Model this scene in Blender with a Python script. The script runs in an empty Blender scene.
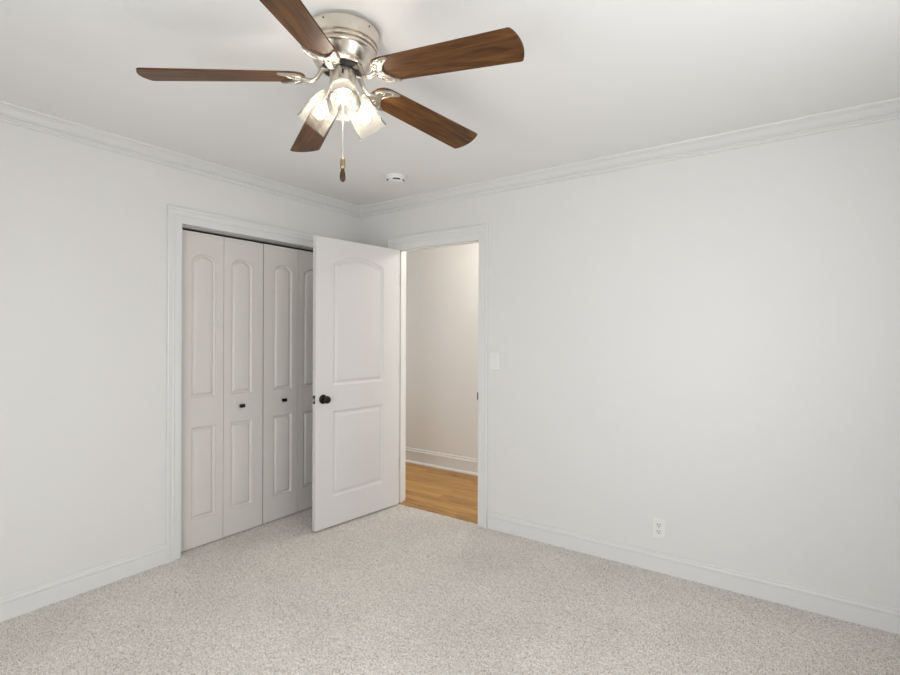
import bpy, bmesh, math, random
import numpy as np
from mathutils import Vector, Matrix

random.seed(7)
SC = bpy.context.scene
COL = SC.collection
PI = math.pi

# ------------------------------------------------------------------ camera
H = 2.44                      # ceiling height
XE, YS = 3.72, -3.70          # far ends of the room (behind the camera)
yaw, roll, f_px = 0.6123, 0.0036, 504.6
Fw = Vector((-math.sin(yaw), math.cos(yaw), 0))
R0 = Vector((math.cos(yaw), math.sin(yaw), 0))
U0 = Vector((0, 0, 1))
Rt = R0 * math.cos(roll) + U0 * math.sin(roll)
Up = U0 * math.cos(roll) - R0 * math.sin(roll)
cam_d = bpy.data.cameras.new('camera')
cam = bpy.data.objects.new('camera', cam_d)
COL.objects.link(cam)
cam.matrix_world = Matrix(((Rt.x, Up.x, -Fw.x, 3.124), (Rt.y, Up.y, -Fw.y, -3.096),
                           (Rt.z, Up.z, -Fw.z, 1.3596), (0, 0, 0, 1)))
cam_d.sensor_width = 36
cam_d.lens = f_px / 900 * 36
cam_d.shift_y = -1.7 / 900
cam_d.clip_start = 0.05
SC.camera = cam

# ------------------------------------------------------------------ world, lights, exposure
SC.view_settings.view_transform = 'Standard'
SC.view_settings.look = 'None'
SC.view_settings.gamma = 1
SC.view_settings.exposure = 0.0
SC.view_settings.use_curve_mapping = False

world = bpy.data.worlds.new('sky')
SC.world = world
world.use_nodes = True
wn = world.node_tree
wn.nodes.clear()
w_out = wn.nodes.new('ShaderNodeOutputWorld')
w_bg = wn.nodes.new('ShaderNodeBackground')
w_sky = wn.nodes.new('ShaderNodeTexSky')
w_sky.sky_type = 'HOSEK_WILKIE'
w_sky.turbidity = 4
w_sky.sun_direction = Vector((0.3, 0.8, 0.55)).normalized()
w_bg.inputs['Strength'].default_value = 1.0
wn.links.new(w_sky.outputs[0], w_bg.inputs[0])
wn.links.new(w_bg.outputs[0], w_out.inputs[0])

WIN_REAR = (1.50, 3.00, 0.25, 2.05)       # x0, x1, z0, z1 of the window in the rear wall
WIN_SIDE = (-2.55, -1.15, 0.80, 2.10)     # y0, y1, z0, z1 of the window in the side wall


def area_light(name, loc, rot, sx, sy, power, color):
    l = bpy.data.lights.new(name, 'AREA')
    l.shape = 'RECTANGLE'
    l.size, l.size_y = sx, sy
    l.energy = power
    l.color = color
    o = bpy.data.objects.new(name, l)
    o.location = loc
    o.rotation_euler = rot
    COL.objects.link(o)
    return o


# daylight coming in through the two windows behind the camera
area_light('daylight_rear', ((WIN_REAR[0] + WIN_REAR[1]) / 2, YS + 0.02, 1.08), (PI / 2 - 0.30, 0, 0), 1.4, 1.6, 36, (0.93, 0.96, 1.0))
area_light('daylight_side', (XE - 0.02, (WIN_SIDE[0] + WIN_SIDE[1]) / 2, 1.45), (PI / 2 + 0.16, 0, PI / 2), 1.3, 1.2, 16.5, (0.97, 0.98, 1.0))
# fill lights added at both closed ends of the hall to brighten it
area_light('hall_fill_right', (2.78, 0.58, 1.25), (PI / 2, 0, PI / 2), 0.8, 1.7, 12, (1.0, 0.97, 0.93))
area_light('hall_fill_left', (-1.58, 0.58, 1.15), (PI / 2, 0, -PI / 2), 0.8, 1.7, 12, (1.0, 0.96, 0.91))
hall_l = bpy.data.lights.new('hall_lamp_light', 'POINT')
hall_l.energy = 9.5
hall_l.color = (1.0, 0.94, 0.86)
hall_l.shadow_soft_size = 0.07
hall_o = bpy.data.objects.new('hall_lamp_light', hall_l)
hall_o.location = (1.02, 0.60, 2.24)
COL.objects.link(hall_o)
BULB_STRENGTH = 42.0
BULB_COLOR = (1.0, 0.945, 0.86, 1)


# ------------------------------------------------------------------ materials
def new_mat(name):
    m = bpy.data.materials.new(name)
    m.use_nodes = True
    nt = m.node_tree
    return m, nt, nt.nodes['Principled BSDF']


def N(nt, kind, **kw):
    n = nt.nodes.new(kind)
    for k, v in kw.items():
        setattr(n, k, v)
    return n


def paint(name, col, rough, noise=0.02, bump=0.0, bscale=300, spec=0.5):
    """plain paint with a faint roller texture"""
    m, nt, p = new_mat(name)
    tc = N(nt, 'ShaderNodeTexCoord')
    nz = N(nt, 'ShaderNodeTexNoise')
    nz.inputs['Scale'].default_value = 3.0
    nz.inputs['Detail'].default_value = 3
    nt.links.new(tc.outputs['Object'], nz.inputs['Vector'])
    mx = N(nt, 'ShaderNodeMix', data_type='RGBA')
    mx.inputs['A'].default_value = (*[c * (1 - noise) for c in col], 1)
    mx.inputs['B'].default_value = (*[min(1, c * (1 + noise)) for c in col], 1)
    nt.links.new(nz.outputs['Fac'], mx.inputs['Factor'])
    nt.links.new(mx.outputs['Result'], p.inputs['Base Color'])
    p.inputs['Roughness'].default_value = rough
    p.inputs['Specular IOR Level'].default_value = spec
    if bump:
        n2 = N(nt, 'ShaderNodeTexNoise')
        n2.inputs['Scale'].default_value = bscale
        nt.links.new(tc.outputs['Object'], n2.inputs['Vector'])
        b = N(nt, 'ShaderNodeBump')
        b.inputs['Strength'].default_value = bump
        b.inputs['Distance'].default_value = 0.002
        nt.links.new(n2.outputs['Fac'], b.inputs['Height'])
        nt.links.new(b.outputs['Normal'], p.inputs['Normal'])
    return m


def metal(name, col, rough, noise=0.03, metallic=1.0):
    m, nt, p = new_mat(name)
    tc = N(nt, 'ShaderNodeTexCoord')
    mp = N(nt, 'ShaderNodeMapping')
    mp.inputs['Scale'].default_value = (40, 40, 400)
    nz = N(nt, 'ShaderNodeTexNoise')
    nz.inputs['Scale'].default_value = 1.0
    nt.links.new(tc.outputs['Object'], mp.inputs['Vector'])
    nt.links.new(mp.outputs['Vector'], nz.inputs['Vector'])
    mr = N(nt, 'ShaderNodeMapRange')
    mr.inputs['To Min'].default_value = rough * (1 - noise * 2)
    mr.inputs['To Max'].default_value = rough * (1 + noise * 2)
    nt.links.new(nz.outputs['Fac'], mr.inputs['Value'])
    nt.links.new(mr.outputs['Result'], p.inputs['Roughness'])
    p.inputs['Base Color'].default_value = (*col, 1)
    p.inputs['Metallic'].default_value = metallic
    return m


M_WALL = paint('wall_paint', (0.805, 0.795, 0.775), 0.42, 0.008, 0.08, 260, 0.45)
M_CEIL = paint('ceiling_paint', (0.88, 0.875, 0.86), 0.9, 0.008, 0.1, 200)
M_TRIM = paint('trim_paint', (0.81, 0.805, 0.79), 0.30, 0.006)
M_DOOR = paint('door_paint', (0.77, 0.75, 0.74), 0.36, 0.008, 0.05, 120)
M_BIFOLD = paint('closet_door_paint', (0.75, 0.715, 0.67), 0.38, 0.008, 0.05, 120)
M_HALL = paint('hall_paint', (0.82, 0.805, 0.785), 0.5, 0.008)
M_DARK = paint('closet_shadow_tone', (0.25, 0.24, 0.22), 0.9)  # dark colour stands in for the shade inside the closet
M_PLASTIC = paint('white_plastic', (0.86, 0.86, 0.84), 0.3)
M_PLASTIC2 = paint('receptacle_plastic', (0.80, 0.81, 0.80), 0.3)
M_SLOT = paint('dark_slot', (0.02, 0.02, 0.02), 0.6)
M_NICKEL = metal('brushed_nickel', (0.74, 0.685, 0.61), 0.28)
M_IRON = metal('nickel_casting', (0.50, 0.46, 0.405), 0.36)
M_TRACK = metal('track_metal', (0.62, 0.61, 0.58), 0.4)
M_BLACK = metal('black_flywheel', (0.02, 0.02, 0.02), 0.35, 0.1, 0.3)
M_BRONZE = metal('oil_rubbed_bronze', (0.018, 0.015, 0.013), 0.32, 0.1, 0.6)
M_HINGE = metal('hinge_metal', (0.10, 0.09, 0.08), 0.35)
M_CHAIN = metal('chain_metal', (0.85, 0.82, 0.76), 0.25)
M_BRASS = metal('antique_brass', (0.42, 0.33, 0.20), 0.35)


def wood(name, dark, mid, light, rough, stretch, scale, coat=0.3):
    """grain runs along the object's own x axis"""
    m, nt, p = new_mat(name)
    tc = N(nt, 'ShaderNodeTexCoord')
    oi = N(nt, 'ShaderNodeObjectInfo')
    add = N(nt, 'ShaderNodeVectorMath', operation='ADD')
    sc = N(nt, 'ShaderNodeVectorMath', operation='SCALE')
    cmb = N(nt, 'ShaderNodeCombineXYZ')
    nt.links.new(oi.outputs['Random'], cmb.inputs['X'])
    nt.links.new(oi.outputs['Random'], cmb.inputs['Y'])
    nt.links.new(cmb.outputs[0], sc.inputs[0])
    sc.inputs['Scale'].default_value = 7.0
    nt.links.new(tc.outputs['Object'], add.inputs[0])
    nt.links.new(sc.outputs[0], add.inputs[1])
    mp = N(nt, 'ShaderNodeMapping')
    mp.inputs['Scale'].default_value = (scale / stretch, scale, scale)
    nt.links.new(add.outputs[0], mp.inputs['Vector'])
    n1 = N(nt, 'ShaderNodeTexNoise')
    n1.inputs['Scale'].default_value = 1.0
    n1.inputs['Detail'].default_value = 6
    n1.inputs['Distortion'].default_value = 0.8
    nt.links.new(mp.outputs[0], n1.inputs['Vector'])
    cr = N(nt, 'ShaderNodeValToRGB')
    cr.color_ramp.elements[0].position = 0.30
    cr.color_ramp.elements[0].color = (*dark, 1)
    cr.color_ramp.elements[1].position = 0.72
    cr.color_ramp.elements[1].color = (*light, 1)
    e = cr.color_ramp.elements.new(0.5)
    e.color = (*mid, 1)
    nt.links.new(n1.outputs['Fac'], cr.inputs['Fac'])
    nt.links.new(cr.outputs['Color'], p.inputs['Base Color'])
    p.inputs['Roughness'].default_value = rough
    p.inputs['Coat Weight'].default_value = coat
    p.inputs['Coat Roughness'].default_value = 0.25
    p.inputs['Specular IOR Level'].default_value = 0.28
    return m


M_BLADE = wood('walnut_blade', (0.048, 0.017, 0.0045), (0.104, 0.042, 0.0105), (0.165, 0.070, 0.018), 0.45, 9, 60, 0.06)
M_FOB = wood('dark_fob_wood', (0.03, 0.017, 0.008), (0.06, 0.032, 0.015), (0.10, 0.055, 0.025), 0.4, 5, 90)


def mat_planks():
    m, nt, p = new_mat('oak_planks')
    tc = N(nt, 'ShaderNodeTexCoord')
    br = N(nt, 'ShaderNodeTexBrick')
    br.offset = 0.37
    br.inputs['Scale'].default_value = 1.0
    br.inputs['Brick Width'].default_value = 0.95
    br.inputs['Row Height'].default_value = 0.083
    br.inputs['Mortar Size'].default_value = 0.0012
    br.inputs['Color1'].default_value = (0.30, 0.30, 0.30, 1)
    br.inputs['Color2'].default_value = (0.75, 0.75, 0.75, 1)
    br.inputs['Mortar'].default_value = (0.1, 0.1, 0.1, 1)
    nt.links.new(tc.outputs['Object'], br.inputs['Vector'])
    mp = N(nt, 'ShaderNodeMapping')
    mp.inputs['Scale'].default_value = (4, 45, 10)
    nt.links.new(tc.outputs['Object'], mp.inputs['Vector'])
    nz = N(nt, 'ShaderNodeTexNoise')
    nz.inputs['Scale'].default_value = 1.0
    nz.inputs['Detail'].default_value = 5
    nz.inputs['Distortion'].default_value = 1.0
    nt.links.new(mp.outputs[0], nz.inputs['Vector'])
    mx = N(nt, 'ShaderNodeMix', data_type='FLOAT')
    mx.inputs['Factor'].default_value = 0.55
    nt.links.new(br.outputs['Color'], mx.inputs['A'])
    nt.links.new(nz.outputs['Fac'], mx.inputs['B'])
    cr = N(nt, 'ShaderNodeValToRGB')
    cr.color_ramp.elements[0].position = 0.32
    cr.color_ramp.elements[0].color = (0.24, 0.105, 0.022, 1)
    cr.color_ramp.elements[1].position = 0.64
    cr.color_ramp.elements[1].color = (0.58, 0.33, 0.095, 1)
    e = cr.color_ramp.elements.new(0.47)
    e.color = (0.45, 0.235, 0.058, 1)
    nt.links.new(mx.outputs['Result'], cr.inputs['Fac'])
    nt.links.new(cr.outputs['Color'], p.inputs['Base Color'])
    p.inputs['Roughness'].default_value = 0.4
    return m


M_PLANK = mat_planks()


def mat_carpet():
    m, nt, p = new_mat('carpet_pile')
    tc = N(nt, 'ShaderNodeTexCoord')
    nz = N(nt, 'ShaderNodeTexNoise')
    nz.inputs['Scale'].default_value = 185
    nz.inputs['Detail'].default_value = 2
    nt.links.new(tc.outputs['Object'], nz.inputs['Vector'])
    cr = N(nt, 'ShaderNodeValToRGB')
    cr.color_ramp.elements[0].position = 0.32
    cr.color_ramp.elements[0].color = (0.34, 0.290, 0.235, 1)
    cr.color_ramp.elements[1].position = 0.62
    cr.color_ramp.elements[1].color = (0.86, 0.82, 0.77, 1)
    e = cr.color_ramp.elements.new(0.46)
    e.color = (0.68, 0.635, 0.58, 1)
    nt.links.new(nz.outputs['Fac'], cr.inputs['Fac'])
    n2 = N(nt, 'ShaderNodeTexNoise')
    n2.inputs['Scale'].default_value = 2.2
    n2.inputs['Detail'].default_value = 4
    nt.links.new(tc.outputs['Object'], n2.inputs['Vector'])
    mr = N(nt, 'ShaderNodeMapRange')
    mr.inputs['From Min'].default_value = 0.3
    mr.inputs['From Max'].default_value = 0.7
    mr.inputs['To Min'].default_value = 0.93
    mr.inputs['To Max'].default_value = 1.05
    nt.links.new(n2.outputs['Fac'], mr.inputs['Value'])
    mul = N(nt, 'ShaderNodeVectorMath', operation='SCALE')
    nt.links.new(cr.outputs['Color'], mul.inputs[0])
    nt.links.new(mr.outputs['Result'], mul.inputs['Scale'])
    nt.links.new(mul.outputs[0], p.inputs['Base Color'])
    p.inputs['Roughness'].default_value = 1.0
    p.inputs['Specular IOR Level'].default_value = 0.1
    p.inputs['Sheen Weight'].default_value = 0.15
    return m


M_CARPET = mat_carpet()


def mat_shade():
    """thin seeded glass: lets most light straight through, a little haze and a Fresnel gloss"""
    m, nt, p = new_mat('seeded_glass')
    nt.nodes.remove(p)
    out = nt.nodes['Material Output']
    tr = N(nt, 'ShaderNodeBsdfTransparent')
    tr.inputs['Color'].default_value = (0.99, 0.98, 0.96, 1)
    tl = N(nt, 'ShaderNodeBsdfTranslucent')
    tl.inputs['Color'].default_value = (0.9, 0.86, 0.78, 1)
    gl = N(nt, 'ShaderNodeBsdfGlossy')
    gl.inputs['Roughness'].default_value = 0.08
    tc = N(nt, 'ShaderNodeTexCoord')
    vo = N(nt, 'ShaderNodeTexNoise')
    vo.inputs['Scale'].default_value = 160
    vo.inputs['Detail'].default_value = 3
    nt.links.new(tc.outputs['Object'], vo.inputs['Vector'])
    mr = N(nt, 'ShaderNodeMapRange')
    mr.inputs['From Min'].default_value = 0.35
    mr.inputs['From Max'].default_value = 0.7
    mr.inputs['To Min'].default_value = 0.035
    mr.inputs['To Max'].default_value = 0.075
    nt.links.new(vo.outputs['Fac'], mr.inputs['Value'])
    m1 = N(nt, 'ShaderNodeMixShader')
    fc = N(nt, 'ShaderNodeLayerWeight')
    fc.inputs['Blend'].default_value = 0.5
    pw = N(nt, 'ShaderNodeMath', operation='POWER')
    nt.links.new(fc.outputs['Facing'], pw.inputs[0])
    pw.inputs[1].default_value = 2.5
    ad = N(nt, 'ShaderNodeMath', operation='MULTIPLY_ADD')
    nt.links.new(pw.outputs[0], ad.inputs[0])
    ad.inputs[1].default_value = 0.16
    nt.links.new(mr.outputs['Result'], ad.inputs[2])
    nt.links.new(ad.outputs[0], m1.inputs['Fac'])
    nt.links.new(tr.outputs[0], m1.inputs[1])
    nt.links.new(tl.outputs[0], m1.inputs[2])
    lw = N(nt, 'ShaderNodeLayerWeight')
    lw.inputs['Blend'].default_value = 0.07
    m2 = N(nt, 'ShaderNodeMixShader')
    nt.links.new(lw.outputs['Fresnel'], m2.inputs['Fac'])
    nt.links.new(m1.outputs[0], m2.inputs[1])
    nt.links.new(gl.outputs[0], m2.inputs[2])
    bp = N(nt, 'ShaderNodeBump')
    bp.inputs['Strength'].default_value = 0.3
    bp.inputs['Distance'].default_value = 0.002
    nt.links.new(vo.outputs['Fac'], bp.inputs['Height'])
    nt.links.new(bp.outputs['Normal'], gl.inputs['Normal'])
    nt.links.new(m2.outputs[0], out.inputs['Surface'])
    return m


def mat_pane():
    m, nt, p = new_mat('window_glass')
    nt.nodes.remove(p)
    out = nt.nodes['Material Output']
    tr = N(nt, 'ShaderNodeBsdfTransparent')
    gl = N(nt, 'ShaderNodeBsdfGlossy')
    gl.inputs['Roughness'].default_value = 0.0
    mx = N(nt, 'ShaderNodeMixShader')
    mx.inputs['Fac'].default_value = 0.06
    nt.links.new(tr.outputs[0], mx.inputs[1])
    nt.links.new(gl.outputs[0], mx.inputs[2])
    nt.links.new(mx.outputs[0], out.inputs['Surface'])
    return m


def mat_bulb():
    m, nt, p = new_mat('lit_bulb')
    nt.nodes.remove(p)
    out = nt.nodes['Material Output']
    em = N(nt, 'ShaderNodeEmission')
    em.inputs['Color'].default_value = BULB_COLOR
    em.inputs['Strength'].default_value = BULB_STRENGTH
    nt.links.new(em.outputs[0], out.inputs['Surface'])
    return m


M_SHADE = mat_shade()
M_PANE = mat_pane()
M_BULB = mat_bulb()


# ------------------------------------------------------------------ mesh helpers
def obj(name, bm, mat, parent=None, smooth=None):
    bmesh.ops.recalc_face_normals(bm, faces=bm.faces[:])
    me = bpy.data.meshes.new(name)
    bm.to_mesh(me)
    bm.free()
    o = bpy.data.objects.new(name, me)
    COL.objects.link(o)
    me.materials.append(mat)
    if smooth is not None:
        for p in me.polygons:
            p.use_smooth = True
        me.set_sharp_from_angle(angle=math.radians(smooth))
    if parent is not None:
        o.parent = parent
    return o


def tag(o, label, cat, group=None, kind=None):
    o['label'] = label
    o['category'] = cat
    if group:
        o['group'] = group
    if kind:
        o['kind'] = kind
    return o


def struct(o, label, cat):
    return tag(o, label, cat, kind='structure')


def empty(name, loc, rotz=0.0):
    o = bpy.data.objects.new(name, None)
    o.empty_display_size = 0.05
    o.location = loc
    o.rotation_euler = (0, 0, rotz)
    COL.objects.link(o)
    return o


def box(bm, x0, y0, z0, x1, y1, z1, bevel=0.0, seg=2):
    vs = [bm.verts.new(p) for p in ((x0, y0, z0), (x1, y0, z0), (x1, y1, z0), (x0, y1, z0),
                                    (x0, y0, z1), (x1, y0, z1), (x1, y1, z1), (x0, y1, z1))]
    fs = [bm.faces.new([vs[i] for i in q]) for q in
          ((0, 3, 2, 1), (4, 5, 6, 7), (0, 1, 5, 4), (1, 2, 6, 5), (2, 3, 7, 6), (3, 0, 4, 7))]
    if bevel:
        es = list({e for f in fs for e in f.edges})
        bmesh.ops.bevel(bm, geom=es, offset=bevel, segments=seg, affect='EDGES', profile=0.5)


def prism(bm, pts, vec):
    """extrude a closed polygon of 3-D points by a vector"""
    v0 = [bm.verts.new(p) for p in pts]
    v1 = [bm.verts.new(Vector(p) + Vector(vec)) for p in pts]
    n = len(pts)
    bm.faces.new(v0)
    bm.faces.new(v1[::-1])
    for i in range(n):
        bm.faces.new((v0[i], v0[(i + 1) % n], v1[(i + 1) % n], v1[i]))


def lathe(bm, prof, seg=48, M=None, cap0=True, cap1=True):
    """spin (radius, z) pairs round z; M maps the result"""
    rings = []
    for r, z in prof:
        ring = []
        for i in range(seg):
            a = 2 * PI * i / seg
            p = Vector((r * math.cos(a), r * math.sin(a), z))
            ring.append(bm.verts.new(M @ p if M else p))
        rings.append(ring)
    for a, b in zip(rings, rings[1:]):
        for i in range(seg):
            bm.faces.new((a[i], a[(i + 1) % seg], b[(i + 1) % seg], b[i]))
    if cap0:
        bm.faces.new(rings[0][::-1])
    if cap1:
        bm.faces.new(rings[-1])


def tube(bm, pts, rad, seg=10, flat=None):
    """round (or flattened) bar along a polyline; rad may be a list"""
    pts = [Vector(p) for p in pts]
    n = len(pts)
    rads = rad if isinstance(rad, (list, tuple)) else [rad] * n
    rings = []
    prev = None
    for i, p in enumerate(pts):
        t = (pts[min(i + 1, n - 1)] - pts[max(i - 1, 0)]).normalized()
        if prev is None:
            ref = Vector((0, 0, 1)) if abs(t.z) < 0.9 else Vector((1, 0, 0))
            s = t.cross(ref).normalized()
        else:
            s = (prev - t * prev.dot(t)).normalized()
        prev = s
        u = s.cross(t).normalized()
        ks, ku = flat if flat else (1, 1)
        rings.append([bm.verts.new(p + s * (rads[i] * ks * math.cos(2 * PI * j / seg)) + u * (rads[i] * ku * math.sin(2 * PI * j / seg)))
                      for j in range(seg)])
    for a, b in zip(rings, rings[1:]):
        for i in range(seg):
            bm.faces.new((a[i], a[(i + 1) % seg], b[(i + 1) % seg], b[i]))
    bm.faces.new(rings[0][::-1])
    bm.faces.new(rings[-1])


def sweep(bm, prof, A, B, inward, mA=0.0, mB=0.0):
    """prof: closed list of (offset from wall, z).  Runs from A to B (xy) with end mitres:
    mA/mB = run shift per unit of offset at each end (+1 inside-corner mitre)."""
    A, B, I = Vector((*A, 0)), Vector((*B, 0)), Vector((*inward, 0))
    t = (B - A).normalized()
    v0 = [bm.verts.new(A + I * o + t * (o * mA) + Vector((0, 0, z))) for o, z in prof]
    v1 = [bm.verts.new(B + I * o - t * (o * mB) + Vector((0, 0, z))) for o, z in prof]
    n = len(prof)
    bm.faces.new(v0)
    bm.faces.new(v1[::-1])
    for i in range(n):
        bm.faces.new((v0[i], v0[(i + 1) % n], v1[(i + 1) % n], v1[i]))


def arch_panel(x0, x1, z0, zs, zp, d=0.0, n=20):
    """ccw loop inset by d: rectangle whose top is a shallow arch from shoulder zs up to peak zp"""
    a0, a1, b0 = x0 + d, x1 - d, z0 + d
    if zp <= zs + 1e-4:
        return [Vector(p) for p in ((a0, b0), (a1, b0), (a1, zs - d), (a0, zs - d))]
    w, h = (x1 - x0) / 2, zp - zs
    if h / w > 0.4:                           # rounded shoulders
        wd, hd, zd = w - d, h - 0.75 * d, zs - 0.25 * d
        pts = [(a0, b0), (a1, b0)]
        for i in range(n + 1):
            t = math.cos(PI * i / n)
            pts.append(((x0 + x1) / 2 + wd * t, zd + hd * (0.45 * (1 - t * t) + 0.55 * math.sqrt(max(0, 1 - t * t)))))
        return [Vector(p) for p in pts]
    r = (w * w + h * h) / (2 * h)
    xc, zc, ri = (x0 + x1) / 2, zp - r, r - d
    pts = [(a0, b0), (a1, b0)]
    for i in range(n + 1):
        x = a1 - (a1 - a0) * i / n
        pts.append((x, zc + math.sqrt(ri * ri - (x - xc) ** 2)))
    return [Vector(p) for p in pts]


def panel_slab(bm, W, Ht, T, loops, prof, both=True):
    """moulded panel door in local coords: x 0..W, z 0..Ht, faces at y=0 (front, normal -y) and y=T.
    loops: panel outlines; prof: list of (inset, depth)"""
    def face(y, s):
        # s=+1 : depth goes towards +y
        outer = [bm.verts.new((x, y, z)) for x, z in ((0, 0), (W, 0), (W, Ht), (0, Ht))]
        edges = [bm.edges.new((outer[i], outer[(i + 1) % 4])) for i in range(4)]
        for lp in loops:
            rings = []
            for ins, dep in prof:
                pts = arch_panel(*lp, d=ins)
                rings.append([bm.verts.new((p[0], y + s * dep, p[1])) for p in pts])
            m = len(rings[0])
            edges += [bm.edges.new((rings[0][i], rings[0][(i + 1) % m])) for i in range(m)]
            for a, b in zip(rings, rings[1:]):
                for i in range(m):
                    bm.faces.new((a[i], a[(i + 1) % m], b[(i + 1) % m], b[i]))
            bm.faces.new(rings[-1])
        bmesh.ops.triangle_fill(bm, use_beauty=True, use_dissolve=False, edges=edges)
        return outer
    a = face(0.0, 1)
    if both:
        b = face(T, -1)
    else:
        b = [bm.verts.new((x, T, z)) for x, z in ((0, 0), (W, 0), (W, Ht), (0, Ht))]
        bm.faces.new(b)
    for i in range(4):
        bm.faces.new((a[i], a[(i + 1) % 4], b[(i + 1) % 4], b[i]))


# ------------------------------------------------------------------ room shell
TH = 0.115                                   # wall thickness
CL0, CL1, CLH = -1.512, -0.288, 2.050        # closet opening (y range, head height)
DO0, DO1, DOH = 0.418, 1.208, 2.062          # doorway opening (x range, head height)
HALL_Y = 1.108
HX0, HX1 = -1.6, 2.8


def carpet_mesh():
    """fine grid lifted into small random tufts"""
    x0, x1, y0, y1 = -0.12, XE, YS, 0.012
    st = 0.0055
    nx, ny = int((x1 - x0) / st) + 1, int((y1 - y0) / st) + 1
    rng = np.random.default_rng(3)
    xs = np.linspace(x0, x1, nx)
    ys = np.linspace(y0, y1, ny)
    X, Y = np.meshgrid(xs, ys)
    h = rng.random((ny, nx))
    h = 0.6 * h + 0.4 * (np.roll(h, 1, 0) + np.roll(h, 1, 1)) / 2
    Z = -0.0075 + 0.0075 * h
    X = X + (rng.random((ny, nx)) - 0.5) * st * 0.7
    Y = Y + (rng.random((ny, nx)) - 0.5) * st * 0.7
    Y[-1, :] = y1
    co = np.stack([X, Y, Z], -1).reshape(-1, 3).astype(np.float32)
    i = np.arange(ny * nx).reshape(ny, nx)
    q = np.stack([i[:-1, :-1], i[:-1, 1:], i[1:, 1:], i[1:, :-1]], -1).reshape(-1, 4).astype(np.int32)
    me = bpy.data.meshes.new('floor')
    me.vertices.add(len(co))
    me.vertices.foreach_set('co', co.ravel())
    me.loops.add(q.size)
    me.loops.foreach_set('vertex_index', q.ravel())
    me.polygons.add(len(q))
    me.polygons.foreach_set('loop_start', np.arange(0, q.size, 4, dtype=np.int32))
    me.polygons.foreach_set('loop_total', np.full(len(q), 4, dtype=np.int32))
    me.polygons.foreach_set('use_smooth', np.ones(len(q), dtype=bool))
    me.update(calc_edges=True)
    me.validate()
    me.materials.append(M_CARPET)
    o = bpy.data.objects.new('floor', me)
    COL.objects.link(o)
    return o


struct(carpet_mesh(), 'speckled light beige wall-to-wall carpet of the bedroom', 'floor')

bm = bmesh.new()
box(bm, HX0, 0.012, -0.06, HX1, HALL_Y + 0.05, -0.003)
struct(obj('floor_hall', bm, M_PLANK), 'golden oak plank floor of the hall beyond the doorway', 'floor')

bm = bmesh.new()
box(bm, -0.12, YS - TH, H, XE + TH, 0.0, H + 0.1)
struct(obj('ceiling', bm, M_CEIL), 'flat white ceiling of the bedroom', 'ceiling')

# left wall with the closet opening
bm = bmesh.new()
prism(bm, [(0, YS - TH, -0.06), (0, CL0, -0.06), (0, CL0, CLH), (0, CL1, CLH), (0, CL1, -0.06), (0, 0, -0.06), (0, 0, H), (0, YS - TH, H)],
      (-TH, 0, 0))
struct(obj('wall_left', bm, M_WALL), 'white left wall with the closet opening', 'wall')
# right wall with the doorway
bm = bmesh.new()
prism(bm, [(-TH, 0, -0.06), (DO0, 0, -0.06), (DO0, 0, DOH), (DO1, 0, DOH), (DO1, 0, -0.06), (XE + TH, 0, -0.06), (XE + TH, 0, H + 0.1), (-TH, 0, H + 0.1)],
      (0, TH, 0))
struct(obj('wall_right', bm, M_WALL), 'long white right wall with the doorway, switch and outlet', 'wall')
# the two walls behind the camera, each with a window opening
bm = bmesh.new()
x0, x1, z0, z1 = WIN_REAR
box(bm, 0, YS - TH, -0.06, x0, YS, H)
box(bm, x1, YS - TH, -0.06, XE, YS, H)
box(bm, x0, YS - TH, -0.06, x1, YS, z0)
box(bm, x0, YS - TH, z1, x1, YS, H)
struct(obj('wall_rear', bm, M_WALL), 'white wall behind the camera with a window', 'wall')
bm = bmesh.new()
y0, y1, z0, z1 = WIN_SIDE
box(bm, XE, YS - TH, -0.06, XE + TH, y0, H)
box(bm, XE, y1, -0.06, XE + TH, 0, H)
box(bm, XE, y0, -0.06, XE + TH, y1, z0)
box(bm, XE, y0, z1, XE + TH, y1, H)
struct(obj('wall_side', bm, M_WALL), 'white wall to the right of the camera with a window', 'wall')

# hall shell
bm = bmesh.new()
box(bm, HX0 - 0.1, HALL_Y, -0.06, HX1 + 0.1, HALL_Y + 0.1, H)
struct(obj('wall_hall', bm, M_HALL), 'cream hall wall seen through the doorway', 'wall')
bm = bmesh.new()
box(bm, HX0 - 0.1, TH, -0.06, HX0, HALL_Y, H)
struct(obj('wall_hall_left', bm, M_HALL), 'end wall of the hall, left', 'wall')
bm = bmesh.new()
box(bm, HX1, TH, -0.06, HX1 + 0.1, HALL_Y, H)
struct(obj('wall_hall_right', bm, M_HALL), 'end wall of the hall, right', 'wall')
bm = bmesh.new()
box(bm, HX0 - 0.1, TH, H, HX1 + 0.1, HALL_Y + 0.1, H + 0.1)
struct(obj('ceiling_hall', bm, M_CEIL), 'ceiling of the hall beyond the doorway', 'ceiling')
# closet interior
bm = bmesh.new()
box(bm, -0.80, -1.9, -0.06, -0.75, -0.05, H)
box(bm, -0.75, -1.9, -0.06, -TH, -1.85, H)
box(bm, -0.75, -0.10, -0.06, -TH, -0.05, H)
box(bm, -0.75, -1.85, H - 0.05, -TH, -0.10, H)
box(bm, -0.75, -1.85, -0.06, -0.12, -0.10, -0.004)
struct(obj('wall_closet', bm, M_DARK), 'inside of the closet with its shade painted dark, behind the folding doors', 'wall')


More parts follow.
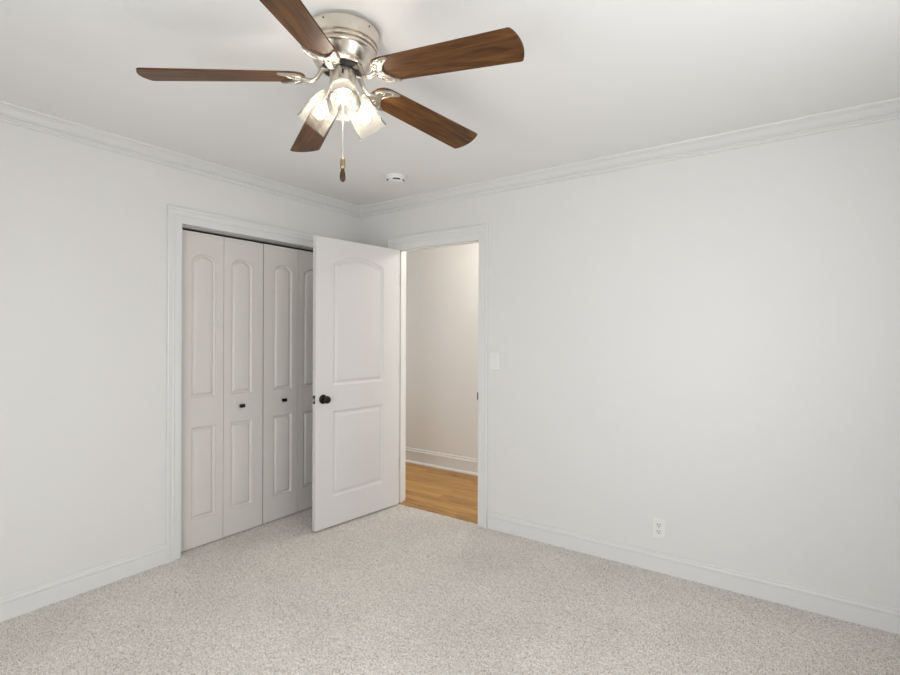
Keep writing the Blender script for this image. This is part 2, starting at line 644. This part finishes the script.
# windows behind the camera
def window(name, along_x, a0, a1, z0, z1, at, label):
    def bx(bm, u0, w0, v0, u1, w1, v1, bev=0.0):
        if along_x:
            box(bm, u0, at + w0, v0, u1, at + w1, v1, bev)
        else:
            box(bm, at - w1, u0, v0, at - w0, u1, v1, bev)
    fr = bmesh.new()
    for (u0, u1, v0, v1) in ((a0, a0 + 0.05, z0, z1), (a1 - 0.05, a1, z0, z1), (a0 + 0.05, a1 - 0.05, z0, z0 + 0.05),
                             (a0 + 0.05, a1 - 0.05, z1 - 0.05, z1), (a0 + 0.05, a1 - 0.05, (z0 + z1) / 2 - 0.02, (z0 + z1) / 2 + 0.02)):
        bx(fr, u0, -0.10, v0, u1, -0.04, v1)
    o = obj(name, fr, M_TRIM)
    struct(o, label, 'window')
    g = bmesh.new()
    bx(g, a0 + 0.05, -0.075, z0 + 0.05, a1 - 0.05, -0.070, z1 - 0.05)
    obj('window_pane', g, M_PANE, o)
    c = bmesh.new()
    for (u0, u1, v0, v1) in ((a0 - 0.08, a0, z0 - 0.08, z1 + 0.08), (a1, a1 + 0.08, z0 - 0.08, z1 + 0.08), (a0, a1, z1, z1 + 0.08), (a0, a1, z0 - 0.08, z0)):
        bx(c, u0, 0.0, v0, u1, 0.016, v1)
    obj('window_casing', c, M_TRIM, o)


window('window_1', True, *WIN_REAR, YS, 'white framed window in the wall behind the camera')
window('window_2', False, *WIN_SIDE, XE, 'white framed window in the wall to the right of the camera')

# crown moulding, one length per wall
CROWN = [(0, H), (0, H - 0.070), (0.007, H - 0.070), (0.010, H - 0.067), (0.010, H - 0.062), (0.0080, H - 0.0605), (0.0080, H - 0.058), (0.0115, H - 0.0565),
         (0.0145, H - 0.0535), (0.0140, H - 0.0495), (0.0120, H - 0.048), (0.016, H - 0.0455), (0.021, H - 0.0445), (0.027, H - 0.041), (0.035, H - 0.035),
         (0.044, H - 0.0265), (0.052, H - 0.0195), (0.058, H - 0.017), (0.058, H - 0.0135), (0.066, H - 0.0130), (0.069, H - 0.010), (0.078, H - 0.0085),
         (0.080, H - 0.004), (0.080, H)]
runs = [((0, YS), (0, 0), (1, 0), 'left'), ((0, 0), (XE, 0), (0, -1), 'right'), ((XE, 0), (XE, YS), (-1, 0), 'side'), ((XE, YS), (0, YS), (0, 1), 'rear')]
for i, (A, B, I, side) in enumerate(runs):
    bm = bmesh.new()
    sweep(bm, CROWN, A, B, I, 1, 1)
    struct(obj('trim_%d' % (i + 1), bm, M_TRIM, smooth=18), 'white crown moulding along the top of the %s wall' % side, 'crown moulding')

# baseboards
BH = 0.112
BASE = [(0, -0.02), (0.0140, -0.02), (0.0140, 0.0765), (0.0122, 0.0780), (0.0122, 0.0800), (0.0172, 0.0815), (0.0185, 0.0860), (0.0180, 0.0910), (0.0150, 0.0960),
        (0.0105, 0.0985), (0.0088, 0.1005), (0.0112, 0.1022), (0.0120, 0.1060), (0.0100, 0.1100), (0.0040, BH), (0, BH)]
CW_L, CW_R = 0.085, 0.080                    # casing widths
bl = [('baseboard_left', (0, YS), (0, CL0 - CW_L), (1, 0), 1, 0, 'white baseboard along the left wall, left of the closet'),
      ('baseboard_corner', (0, CL1 + CW_L), (0, 0), (1, 0), 0, 1, 'short white baseboard between closet and corner, behind the open door'),
      ('baseboard_right', (DO1 + CW_R, 0), (XE, 0), (0, -1), 0, 1, 'white baseboard along the right wall, right of the doorway'),
      ('baseboard_return', (0, 0), (DO0 - CW_R, 0), (0, -1), 1, 0, 'short white baseboard left of the doorway, behind the open door'),
      ('baseboard_side', (XE, 0), (XE, YS), (-1, 0), 1, 1, 'white baseboard on the wall to the right of the camera'),
      ('baseboard_rear', (XE, YS), (0, YS), (0, 1), 1, 1, 'white baseboard on the wall behind the camera')]
for nm, A, B, I, a, b, lab in bl:
    bm = bmesh.new()
    sweep(bm, BASE, A, B, I, a, b)
    struct(obj(nm, bm, M_TRIM, smooth=18), lab, 'baseboard')
k = 0.152 / BH
bm = bmesh.new()
sweep(bm, [(o, z * k if z > 0 else z) for o, z in BASE], (HX1, HALL_Y), (HX0, HALL_Y), (0, -1))
hb = struct(obj('baseboard_hall', bm, M_TRIM, smooth=18), 'tall white baseboard on the hall wall beyond the doorway', 'baseboard')
bm = bmesh.new()
sweep(bm, [(0.015, -0.02), (0.029, -0.02), (0.029, 0.006), (0.0265, 0.013), (0.021, 0.018), (0.015, 0.020)], (HX1, HALL_Y), (HX0, HALL_Y), (0, -1))
obj('shoe_moulding', bm, M_TRIM, hb, smooth=40)

# casings: profile (u across 0 inner..1 outer, thickness)
CAS = [(0, 0), (0, 0.008), (0.02, 0.010), (0.08, 0.0105), (0.42, 0.0120), (0.45, 0.0105), (0.49, 0.0140), (0.54, 0.0158), (0.60, 0.0150), (0.63, 0.0138),
       (0.78, 0.0150), (0.81, 0.0200), (0.96, 0.0205), (1.0, 0.0185), (1.0, 0)]


def casing(bm, a0, a1, zt, ws, wh, fn):
    """three mitred legs round an opening; fn(along, z, out) -> world point"""
    loops = []
    for st in range(4):
        ring = []
        for u, t in CAS:
            if st == 0:
                p = fn(a0 - u * ws, -0.02, t)
            elif st == 1:
                p = fn(a0 - u * ws, zt + u * wh, t)
            elif st == 2:
                p = fn(a1 + u * ws, zt + u * wh, t)
            else:
                p = fn(a1 + u * ws, -0.02, t)
            ring.append(bm.verts.new(p))
        loops.append(ring)
    n = len(CAS)
    for a, b in zip(loops, loops[1:]):
        for i in range(n):
            bm.faces.new((a[i], a[(i + 1) % n], b[(i + 1) % n], b[i]))
    bm.faces.new(loops[0])
    bm.faces.new(loops[-1][::-1])


RV = 0.004
bm = bmesh.new()
casing(bm, CL0 - RV, CL1 + RV, 2.041, CW_L, 0.095, lambda a, z, t: (t, a, z))
struct(obj('trim_5', bm, M_TRIM, smooth=15), 'white moulded casing round the closet opening', 'door casing')
bm = bmesh.new()
casing(bm, DO0 - RV, DO1 - RV, 2.052, CW_R, 0.102, lambda a, z, t: (a, -t, z))
c6 = struct(obj('trim_6', bm, M_TRIM, smooth=15), 'white moulded casing round the bedroom doorway', 'door casing')
# jambs
bm = bmesh.new()
JT = 0.012
box(bm, -TH, CL0 - 0.001, -0.02, 0.0005, CL0 + JT - 0.008, CLH)
box(bm, -TH, CL1 - JT + 0.008, -0.02, 0.0005, CL1 + 0.001, CLH)
box(bm, -TH, CL0 + JT - 0.008, CLH - 0.006, 0.0005, CL1 - JT + 0.008, CLH + 0.001)
jc = struct(obj('trim_7', bm, M_TRIM), 'white jamb lining the closet opening', 'door jamb')
bm = bmesh.new()
# sliding track fixed under the closet head: an inverted channel
prism(bm, [(-0.048, CL0 + 0.006, 2.044), (-0.048, CL0 + 0.006, 2.030), (-0.0505, CL0 + 0.006, 2.030), (-0.0505, CL0 + 0.006, 2.041),
           (-0.0745, CL0 + 0.006, 2.041), (-0.0745, CL0 + 0.006, 2.030), (-0.077, CL0 + 0.006, 2.030), (-0.077, CL0 + 0.006, 2.044)],
      (0, CL1 - CL0 - 0.012, 0))
tag_track = obj('door_track', bm, M_TRACK, jc)
bm = bmesh.new()
J = 0.004
box(bm, DO0 - 0.001, -0.0005, -0.02, DO0 + J, TH + 0.0005, DOH)
box(bm, DO1 - J, -0.0005, -0.02, DO1 + 0.001, TH + 0.0005, DOH)
box(bm, DO0 + J, -0.0005, DOH - J, DO1 - J, TH + 0.0005, DOH + 0.001)
# stops
box(bm, DO0 + J, 0.040, -0.02, DO0 + J + 0.010, 0.074, DOH - J)
box(bm, DO1 - J - 0.010, 0.040, -0.02, DO1 - J, 0.074, DOH - J)
box(bm, DO0 + J + 0.010, 0.040, DOH - J - 0.010, DO1 - J - 0.010, 0.074, DOH - J)
jd = struct(obj('trim_8', bm, M_TRIM), 'white jamb and stop lining the bedroom doorway', 'door jamb')
# strike plate with its lip round the right casing edge
bm = bmesh.new()
box(bm, DO1 - J - 0.0015, -0.012, 0.897, DO1 - J, 0.030, 0.955)
box(bm, DO1 - J - 0.0040, -0.0145, 0.900, DO1 - J + 0.0005, -0.0095, 0.952, 0.001)
sp = obj('strike_plate', bm, M_BRONZE, jd)
sp['label'] = 'dark bronze strike plate'

# ------------------------------------------------------------------ hinged bedroom door, standing open
DW, DH, DT = 0.775, 2.036, 0.035
ANG = math.radians(96.2)
pin = Vector((DO0 + 0.001, -0.008, 0.010))
door = empty('door_1', pin, -ANG)     # local x: hinge to latch, local +y: the hall face
struct(door, 'white two-panel arch-top door standing open with a dark round knob', 'door')
PROF = [(0, 0), (0.002, 0.0045), (0.010, 0.0100), (0.017, 0.0128), (0.022, 0.0126), (0.034, 0.0055), (0.041, 0.0026), (0.045, 0.0022)]
bm = bmesh.new()
panel_slab(bm, DW, DH, DT, [(0.160, 0.630, 0.205, 0.815, 0.815), (0.160, 0.630, 0.995, 1.865, 1.922)], PROF)
bmesh.ops.translate(bm, verts=bm.verts[:], vec=(0.006, 0.008, 0))
slab = obj('door_slab', bm, M_DOOR, door, smooth=25)


def door_knob(side):
    """round knob on a rose; side +1 = hall face"""
    bm = bmesh.new()
    yb = 0.008 + (DT if side > 0 else 0)
    M = Matrix.Translation((0.006 + DW - 0.060, yb, 0.905)) @ Matrix.Rotation(-PI / 2 * side, 4, 'X')
    lathe(bm, [(0.032, 0.0), (0.033, 0.003), (0.031, 0.007), (0.022, 0.010), (0.013, 0.013), (0.0115, 0.026), (0.014, 0.031), (0.021, 0.036),
               (0.0255, 0.044), (0.0265, 0.051), (0.0245, 0.059), (0.018, 0.065), (0.008, 0.067)], 40, M)
    return obj('door_knob', bm, M_BRONZE, door, smooth=50)


for s in (1, -1):
    o = door_knob(s)
    o['label'] = 'dark bronze round knob'
bm = bmesh.new()
xe = 0.006 + DW
box(bm, xe - 0.0005, 0.008 + 0.005, 0.905 - 0.029, xe + 0.0012, 0.008 + 0.030, 0.905 + 0.029, 0.0004, 1)
lp = obj('latch_plate', bm, M_BRONZE, door)
lp['label'] = 'dark bronze latch plate on the door edge'
bm = bmesh.new()
prism(bm, [(xe + 0.001, 0.008 + 0.010, 0.894), (xe + 0.001, 0.008 + 0.026, 0.894), (xe + 0.011, 0.008 + 0.026, 0.894), (xe + 0.003, 0.008 + 0.010, 0.894)], (0, 0, 0.022))
lb = obj('latch_bolt', bm, M_CHAIN, lp)
lb['label'] = 'shiny latch bolt'
for zc in (1.80, 1.08, 0.33):
    bm = bmesh.new()
    lathe(bm, [(0.0055, zc - 0.045), (0.0055, zc + 0.045)], 14)
    box(bm, -0.001, 0.002, zc - 0.0445, 0.006, 0.0055, zc + 0.0445)
    box(bm, 0.0035, 0.0055, zc - 0.0445, 0.0062, 0.0415, zc + 0.0445)
    h = obj('hinge', bm, M_HINGE, door, smooth=40)
    h['label'] = 'dark metal butt hinge'

# ------------------------------------------------------------------ folding closet doors
LW, LT, LZ0, LZ1 = 0.2975, 0.030, 0.003, 2.016
XF = -0.055                                   # x of the leaf faces
LPROF = [(0, 0), (0.001, 0.006), (0.007, 0.0135), (0.011, 0.0155), (0.015, 0.0155), (0.025, 0.0050), (0.029, 0.0025), (0.032, 0.0020)]


def leaf(parent, y0, hinge_right):
    """one narrow leaf; wide stile away from the fold"""
    a, b = (0.083, 0.052) if hinge_right else (0.052, 0.083)
    bm = bmesh.new()
    Ht = LZ1 - LZ0
    panel_slab(bm, LW, Ht, LT, [(a, LW - b, 0.175, 0.765, 0.765), (a, LW - b, 0.955, 1.826, 1.879)], LPROF, both=False)
    # local x -> +y, local y (depth) -> -x
    M = Matrix(((0, -1, 0, XF), (1, 0, 0, y0), (0, 0, 1, LZ0), (0, 0, 0, 1)))
    bmesh.ops.transform(bm, matrix=M, verts=bm.verts[:])
    return obj('leaf', bm, M_BIFOLD, parent, smooth=25)


def pull(parent, y, z):
    bm = bmesh.new()
    M = Matrix.Translation((XF, y, z)) @ Matrix.Rotation(PI / 2, 4, 'Y')
    lathe(bm, [(0.010, 0.0), (0.010, 0.002), (0.006, 0.005), (0.006, 0.016)], 20, M)
    box(bm, XF + 0.015, y - 0.017, z - 0.012, XF + 0.030, y + 0.017, z + 0.012, 0.003, 2)
    o = obj('door_pull', bm, M_BRONZE, parent, smooth=40)
    o['label'] = 'small dark square pull'


ys = CL0 + 0.009
for i, (lab, nm) in enumerate((('left-hand pair of white panelled folding closet doors', 'door_2'),
                               ('right-hand pair of folding closet doors, partly behind the open door', 'door_3'))):
    e = empty(nm, (0, 0, 0))
    struct(e, lab, 'closet door')
    y0 = ys + i * 0.605
    l1 = leaf(e, y0, True)
    l2 = leaf(e, y0 + LW + 0.003, False)
    if i == 0:
        pull(l2, -1.078, 0.874)
    else:
        pull(l1, -0.734, 0.878)

# ------------------------------------------------------------------ ceiling fan
FX, FY = 1.7765, -1.8463
fan = empty('ceiling_fan', (FX, FY, H))
tag(fan, 'brushed nickel flush-mount ceiling fan with five brown wooden blades and three lit lamps', 'ceiling fan')
D = lambda z: z - H                            # world height -> fan-local z

bm = bmesh.new()
lathe(bm, [(0.105, 0.0), (0.105, D(2.432)), (0.1275, D(2.4285)), (0.1285, D(2.425)), (0.1275, D(2.421)), (0.1260, D(2.412)), (0.1245, D(2.396)), (0.1225, D(2.386)),
           (0.1145, D(2.3835)), (0.1145, D(2.379)), (0.1205, D(2.3765)), (0.1205, D(2.370)), (0.1120, D(2.3675)), (0.1120, D(2.363)), (0.1180, D(2.361)),
           (0.1175, D(2.3555)), (0.1130, D(2.353)), (0.1105, D(2.347)), (0.1060, D(2.336)), (0.0995, D(2.324)), (0.0920, D(2.314)),
           (0.0840, D(2.3075)), (0.0790, D(2.3055)), (0.0740, D(2.3065))], 72)
mh = obj('motor_housing', bm, M_NICKEL, fan, smooth=40)
view = math.atan2(-3.096 - FY, 3.124 - FX)
for da in (-0.62, -0.1, 0.25, 1.1, 2.6, 3.9):
    a = view + PI + da
    bm = bmesh.new()
    M = Matrix.Translation((0.1262 * math.cos(a), 0.1262 * math.sin(a), D(2.417))) @ Matrix.Rotation(a, 4, 'Z') @ Matrix.Rotation(PI / 2, 4, 'Y')
    lathe(bm, [(0.0032, -0.002), (0.0032, 0.001), (0.0020, 0.0022)], 12, M)
    obj('screw', bm, M_BRONZE, mh, smooth=40)
bm = bmesh.new()
lathe(bm, [(0.072, D(2.3065)), (0.072, D(2.3025)), (0.068, D(2.3005)), (0.044, D(2.300))], 48)
obj('flywheel', bm, M_BLACK, fan, smooth=40)
# switch housing: slightly fluted canister with a reverse switch
bm = bmesh.new()
lathe(bm, [(0.036, D(2.300)), (0.0455, D(2.2985)), (0.0465, D(2.292)), (0.0465, D(2.262)), (0.0475, D(2.259)), (0.0475, D(2.228)), (0.046, D(2.222)),
           (0.040, D(2.212)), (0.030, D(2.203)), (0.016, D(2.198)), (0.008, D(2.194)), (0.004, D(2.187))], 48)
swh = obj('switch_housing', bm, M_NICKEL, fan, smooth=40)
bm = bmesh.new()
M = Matrix.Rotation(view - 0.02, 4, 'Z')
box(bm, 0.0455, -0.0035, D(2.270), 0.0482, 0.0035, D(2.286))
bmesh.ops.transform(bm, matrix=M, verts=bm.verts[:])
o = obj('reverse_switch', bm, M_SLOT, swh)
o['label'] = 'small black slide switch'

TH0, PITCH, DROOP, TIPZ = 0.1516, -0.2133, -0.0754, 2.2308


def blade_matrix(k):
    """blade frame (fan-local): x along the blade, y across it, z up"""
    a = TH0 + k * 2 * PI / 5
    d = Vector((math.cos(a), math.sin(a), DROOP)).normalized()
    n0 = Vector((-math.sin(a), math.cos(a), 0))
    z0 = n0.cross(Vector((math.cos(a), math.sin(a), 0))) * -1
    u = n0 * math.cos(PITCH) + Vector((0, 0, math.sin(PITCH)))
    w = d.cross(u).normalized()
    u = w.cross(d).normalized()
    org = Vector((0, 0, D(TIPZ) - DROOP * 0.645))
    return Matrix(((d.x, u.x, w.x, org.x), (d.y, u.y, w.y, org.y), (d.z, u.z, w.z, org.z), (0, 0, 0, 1)))


def blade_outline():
    pts = []
    for i in range(17):                      # rounded root
        t = PI / 2 + PI * i / 16
        c, s = math.cos(t), math.sin(t)
        pts.append((0.186 + 0.056 * math.copysign(abs(c) ** 0.8, c), 0.0555 * math.copysign(abs(s) ** 0.8, s)))
    # + y first (t=90deg) then around to - y ; now the tip from -y to +y
    hw, rc, sag = 0.0692, 0.652, 0.018
    rr = 0.006
    pts.append((rc - 0.008, -hw))
    for i in range(1, 5):
        t = -PI / 2 + (PI / 2) * i / 5
        pts.append((rc - 0.008 + rr * math.cos(t), -hw + rr + rr * math.sin(t)))
    for i in range(13):
        y = (-1 + 2 * i / 12) * (hw - rr)
        pts.append((rc - 0.002 + sag * (1 - (y / hw) ** 2), y))
    for i in range(1, 5):
        t = (PI / 2) * i / 5
        pts.append((rc - 0.008 + rr * math.cos(t), hw - rr + rr * math.sin(t)))
    pts.append((rc - 0.008, hw))
    return pts


def blade_mesh():
    bm = bmesh.new()
    prism(bm, [(x, y, -0.003) for x, y in blade_outline()], (0, 0, 0.006))
    es = [e for e in bm.edges if abs(e.verts[0].co.z - e.verts[1].co.z) < 1e-6]
    bmesh.ops.bevel(bm, geom=es, offset=0.0012, segments=2, affect='EDGES')
    return bm


IRON_HALF = [(0.176, 0.0), (0.172, 0.005), (0.174, 0.012), (0.181, 0.017), (0.186, 0.024), (0.188, 0.031), (0.195, 0.037), (0.204, 0.041), (0.212, 0.046),
             (0.220, 0.052), (0.218, 0.0560), (0.206, 0.0562), (0.186, 0.0555), (0.166, 0.0515), (0.150, 0.0430), (0.139, 0.0310), (0.132, 0.0160), (0.130, 0.0)]


def iron_mesh(k):
    Mb = blade_matrix(k)
    bm = bmesh.new()
    half = IRON_HALF
    outline = half + [(x, -y) for x, y in half[-2:0:-1]]
    prism(bm, [(x, y, -0.0095) for x, y in outline], (0, 0, 0.0062))
    es = [e for e in bm.edges if e.verts[0].co.z < -0.009 and e.verts[1].co.z < -0.009]
    bmesh.ops.bevel(bm, geom=es, offset=0.0022, segments=2, affect='EDGES')
    # raised rim and scroll relief on the underside
    for s in (1, -1):
        rim = [(0.136, 0.010 * s), (0.142, 0.028 * s), (0.153, 0.0410 * s), (0.170, 0.0490 * s), (0.190, 0.0520 * s), (0.212, 0.0530 * s)]
        tube(bm, [(x, y, -0.0098) for x, y in rim], [0.0022, 0.003, 0.003, 0.003, 0.0026, 0.0015], 8)
        inner = [(0.172, 0.004 * s), (0.174, 0.014 * s), (0.182, 0.021 * s), (0.185, 0.031 * s), (0.195, 0.040 * s), (0.212, 0.049 * s)]
        tube(bm, [(x, y, -0.0095) for x, y in inner], [0.002, 0.0024, 0.0024, 0.0024, 0.002, 0.0015], 8)
        sp = []
        for i in range(22):
            t = i / 21
            ang = 0.6 + 4.2 * PI / 2 * t
            r = 0.0125 * (1 - 0.75 * t)
            sp.append((0.160 + r * math.cos(ang), s * (0.027 + r * math.sin(ang)), -0.0098))
        tube(bm, sp, 0.0022, 8)
    tube(bm, [(0.142, 0, -0.0098), (0.155, 0, -0.0105), (0.170, 0, -0.0098)], [0.006, 0.0045, 0.002], 10)
    bmesh.ops.transform(bm, matrix=Mb, verts=bm.verts[:])
    # curved arm from flywheel to plate
    a = TH0 + k * 2 * PI / 5
    d = Vector((math.cos(a), math.sin(a), 0))
    end = Mb @ Vector((0.146, 0, -0.0080))
    re, ze = end.dot(d), end.z
    path = []
    for r, z in ((0.050, D(2.306)), (0.064, D(2.305)), (0.074, D(2.298)), (0.082, D(2.283)), (0.092, D(2.268)), (0.106, D(2.258)), (0.122, ze - 0.004), (re, ze)):
        path.append(d * r + Vector((0, 0, z)))
    fine, rad = [], []
    rr0 = [0.012, 0.012, 0.011, 0.010, 0.0095, 0.0095, 0.011, 0.013]
    for i in range(len(path) - 1):             # Catmull-Rom
        p0, p1, p2, p3 = path[max(i - 1, 0)], path[i], path[i + 1], path[min(i + 2, len(path) - 1)]
        for q in range(4):
            t = q / 4
            fine.append(0.5 * (2 * p1 + (p2 - p0) * t + (2 * p0 - 5 * p1 + 4 * p2 - p3) * t * t + (3 * p1 - p0 - 3 * p2 + p3) * t ** 3))
            rad.append(rr0[i] * (1 - t) + rr0[i + 1] * t)
    fine.append(path[-1])
    rad.append(rr0[-1])
    tube(bm, fine, rad, 12, flat=(1.1, 0.7))
    return bm


for k in range(5):
    b = obj('blade', blade_mesh(), M_BLADE, fan, smooth=30)
    b.matrix_local = blade_matrix(k)
    ir = obj('blade_iron', iron_mesh(k), M_IRON, fan, smooth=50)
    for (x, y) in ((0.158, 0.0), (0.192, 0.0450), (0.192, -0.0450)):
        bm = bmesh.new()
        lathe(bm, [(0.0048, -0.0093), (0.0048, -0.0108), (0.003, -0.0122)], 14, blade_matrix(k) @ Matrix.Translation((x, y, 0)))
        obj('screw', bm, M_NICKEL, ir, smooth=40)

# three glass lamps
TILT = math.radians(49)                        # below horizontal
SHADE = [(0.0265, 0.004), (0.0320, 0.007), (0.0385, 0.014), (0.0440, 0.025), (0.0480, 0.040), (0.0508, 0.058), (0.0528, 0.080), (0.0545, 0.104), (0.0560, 0.124),
         (0.0572, 0.128), (0.0574, 0.131), (0.0562, 0.1335), (0.0545, 0.131), (0.0535, 0.124), (0.0520, 0.104), (0.0503, 0.080), (0.0483, 0.058), (0.0455, 0.040),
         (0.0415, 0.026), (0.0360, 0.016), (0.0280, 0.010)]
for j in range(3):
    az = view + math.radians(1.5) + j * 2 * PI / 3
    dv = Vector((math.cos(az) * math.cos(TILT), math.sin(az) * math.cos(TILT), -math.sin(TILT)))
    base = Vector((math.cos(az) * 0.043, math.sin(az) * 0.043, D(2.220)))
    rot = dv.to_track_quat('Z', 'Y').to_matrix().to_4x4()
    M = Matrix.Translation(base) @ rot
    bm = bmesh.new()
    lathe(bm, [(0.010, -0.022), (0.014, -0.018), (0.0165, -0.006), (0.029, -0.002), (0.0315, 0.003), (0.0315, 0.014), (0.0300, 0.014), (0.0285, 0.004),
               (0.0150, 0.003), (0.0150, 0.030), (0.012, 0.031)], 36, M)
    so = obj('lamp_socket', bm, M_NICKEL, fan, smooth=40)
    for q in range(3):
        bm = bmesh.new()
        Mq = M @ Matrix.Rotation(q * 2 * PI / 3 + 0.5, 4, 'Z') @ Matrix.Translation((0.0315, 0, 0.009)) @ Matrix.Rotation(PI / 2, 4, 'Y')
        lathe(bm, [(0.0022, -0.002), (0.0022, 0.004), (0.0042, 0.005), (0.0042, 0.010), (0.003, 0.011)], 12, Mq)
        obj('thumb_screw', bm, M_NICKEL, so, smooth=40)
    bm = bmesh.new()
    lathe(bm, SHADE, 48, None, False, False)
    # close the glass wall at the neck
    sh = obj('glass_shade', bm, M_SHADE, so, smooth=60)
    sh.matrix_local = M
    bm = bmesh.new()
    lathe(bm, [(0.0120, 0.030), (0.0128, 0.040), (0.0150, 0.050), (0.0180, 0.060), (0.0195, 0.070), (0.0190, 0.079), (0.0165, 0.087), (0.0120, 0.0925), (0.0060, 0.0950), (0.0015, 0.0955)], 20)
    bu = obj('light_bulb', bm, M_BULB, so, smooth=80)
    bu.matrix_local = M

# pull chain of small beads with a two-part wooden fob
bm = bmesh.new()
cd = Vector((math.cos(view), math.sin(view), 0)) * 0.012
zt, zb = D(2.205), D(1.985)
tube(bm, [cd + Vector((0, 0, zt)), cd + Vector((0, 0, zb))], 0.0009, 6)
nb = 46
for i in range(nb):
    bmesh.ops.create_icosphere(bm, subdivisions=1, radius=0.0019, matrix=Matrix.Translation(cd + Vector((0, 0, zt + (zb - zt) * (i + 0.5) / nb))))
ch = obj('pull_chain', bm, M_CHAIN, fan, smooth=60)
Mf = Matrix.Translation(cd)
bm = bmesh.new()
lathe(bm, [(0.0036, D(1.988)), (0.0080, D(1.984)), (0.0086, D(1.975)), (0.0092, D(1.958)), (0.0082, D(1.950)), (0.0050, D(1.9475))], 24, Mf)
fb = obj('fob_ferrule', bm, M_BRASS, ch, smooth=50)
fb['label'] = 'antique brass ferrule'
bm = bmesh.new()
lathe(bm, [(0.0048, D(1.9478)), (0.0068, D(1.943)), (0.0096, D(1.931)), (0.0102, D(1.920)), (0.0092, D(1.911)), (0.0062, D(1.905)), (0.002, D(1.9025))], 24, Mf)
fw = obj('fob_drop', bm, M_FOB, ch, smooth=50)
fw['label'] = 'dark wooden drop'

# ------------------------------------------------------------------ smoke detector
sx, sy = 0.853, -0.512
sd = empty('smoke_detector', (sx, sy, H))
tag(sd, 'round white smoke detector on the ceiling near the corner', 'smoke detector')
bm = bmesh.new()
lathe(bm, [(0.070, 0.0), (0.072, -0.003), (0.072, -0.010), (0.070, -0.013), (0.060, -0.014)], 48)
obj('mounting_base', bm, M_PLASTIC, sd, smooth=40)
bm = bmesh.new()
lathe(bm, [(0.063, -0.013), (0.063, -0.022), (0.060, -0.028), (0.054, -0.029), (0.054, -0.034), (0.058, -0.035), (0.057, -0.039), (0.050, -0.042), (0.020, -0.0425)], 48)
cv = obj('cover', bm, M_PLASTIC, sd, smooth=40)
va = math.atan2(-3.096 - sy, 3.124 - sx)
for a0, a1 in ((-0.30, 0.55), (1.0, 1.6), (2.0, 2.7), (3.2, 3.9), (4.6, 5.3)):
    bm = bmesh.new()
    n = 8
    rows = []
    for i in range(n + 1):
        a = va + a0 + (a1 - a0) * i / n
        rows.append([bm.verts.new((r * math.cos(a), r * math.sin(a), z)) for r, z in ((0.0595, -0.0268), (0.0585, -0.0370), (0.0530, -0.0370), (0.0530, -0.0268))])
    for p, q in zip(rows, rows[1:]):
        for i in range(4):
            bm.faces.new((p[i], p[(i + 1) % 4], q[(i + 1) % 4], q[i]))
    bm.faces.new(rows[0])
    bm.faces.new(rows[-1][::-1])
    sl = obj('vent_slot', bm, M_SLOT, cv)
    sl['label'] = 'black vent slot'

# ------------------------------------------------------------------ wall plates
def plate(parent, w, h):
    bm = bmesh.new()
    prof = [(0, 0.0), (0, 0.0025), (0.004, 0.0055), (0.006, 0.006)]
    rings = []
    for ins, t in prof:
        rings.append([bm.verts.new((x, -t, z)) for x, z in ((-w / 2 + ins, -h / 2 + ins), (w / 2 - ins, -h / 2 + ins), (w / 2 - ins, h / 2 - ins), (-w / 2 + ins, h / 2 - ins))])
    for a, b in zip(rings, rings[1:]):
        for i in range(4):
            bm.faces.new((a[i], a[(i + 1) % 4], b[(i + 1) % 4], b[i]))
    bm.faces.new(rings[0][::-1])
    bm.faces.new(rings[-1])
    return obj('cover_plate', bm, M_PLASTIC, parent)


sw = empty('light_switch', (1.334, 0.0, 1.182))
tag(sw, 'white rocker light switch on the wall just right of the doorway', 'light switch')
plate(sw, 0.072, 0.117)
bm = bmesh.new()
box(bm, -0.0175, -0.0064, -0.0345, 0.0175, -0.0050, 0.0345)
o = obj('switch_surround', bm, M_PLASTIC2, sw)
bm = bmesh.new()
prism(bm, [(-0.0155, -0.006, -0.032), (-0.0155, -0.0075, -0.032), (-0.0155, -0.0090, 0.0), (-0.0155, -0.0125, 0.032), (-0.0155, -0.006, 0.032)], (0.031, 0, 0))
obj('rocker', bm, M_PLASTIC, sw)

ou = empty('power_outlet', (2.437, 0.0, 0.247))
tag(ou, 'white duplex power outlet low on the right wall above the baseboard', 'power outlet')
plate(ou, 0.074, 0.118)
for s in (1, -1):
    bm = bmesh.new()
    pts = []
    for i in range(32):
        a = 2 * PI * i / 32
        pts.append((0.0172 * math.cos(a), -0.0056, s * 0.0195 + max(-0.0138, min(0.0138, 0.0172 * math.sin(a)))))
    prism(bm, pts, (0, -0.0022, 0))
    rc = obj('receptacle', bm, M_PLASTIC2, ou, smooth=40)
    bm = bmesh.new()
    zc = s * 0.0195
    box(bm, -0.0078, -0.0082, zc - 0.001, -0.0052, -0.0070, zc + 0.0095)
    box(bm, 0.0052, -0.0082, zc + 0.0005, 0.0078, -0.0070, zc + 0.0095)
    lathe(bm, [(0.0030, 0), (0.0030, 0.0012)], 16, Matrix.Translation((0, -0.0070, zc - 0.0075)) @ Matrix.Rotation(PI / 2, 4, 'X'))
    o = obj('plug_slots', bm, M_SLOT, rc)
    o['label'] = 'dark plug slots'
bm = bmesh.new()
lathe(bm, [(0.0032, 0), (0.0030, 0.0012)], 16, Matrix.Translation((0, -0.0058, 0)) @ Matrix.Rotation(PI / 2, 4, 'X'))
obj('screw', bm, M_PLASTIC2, ou)
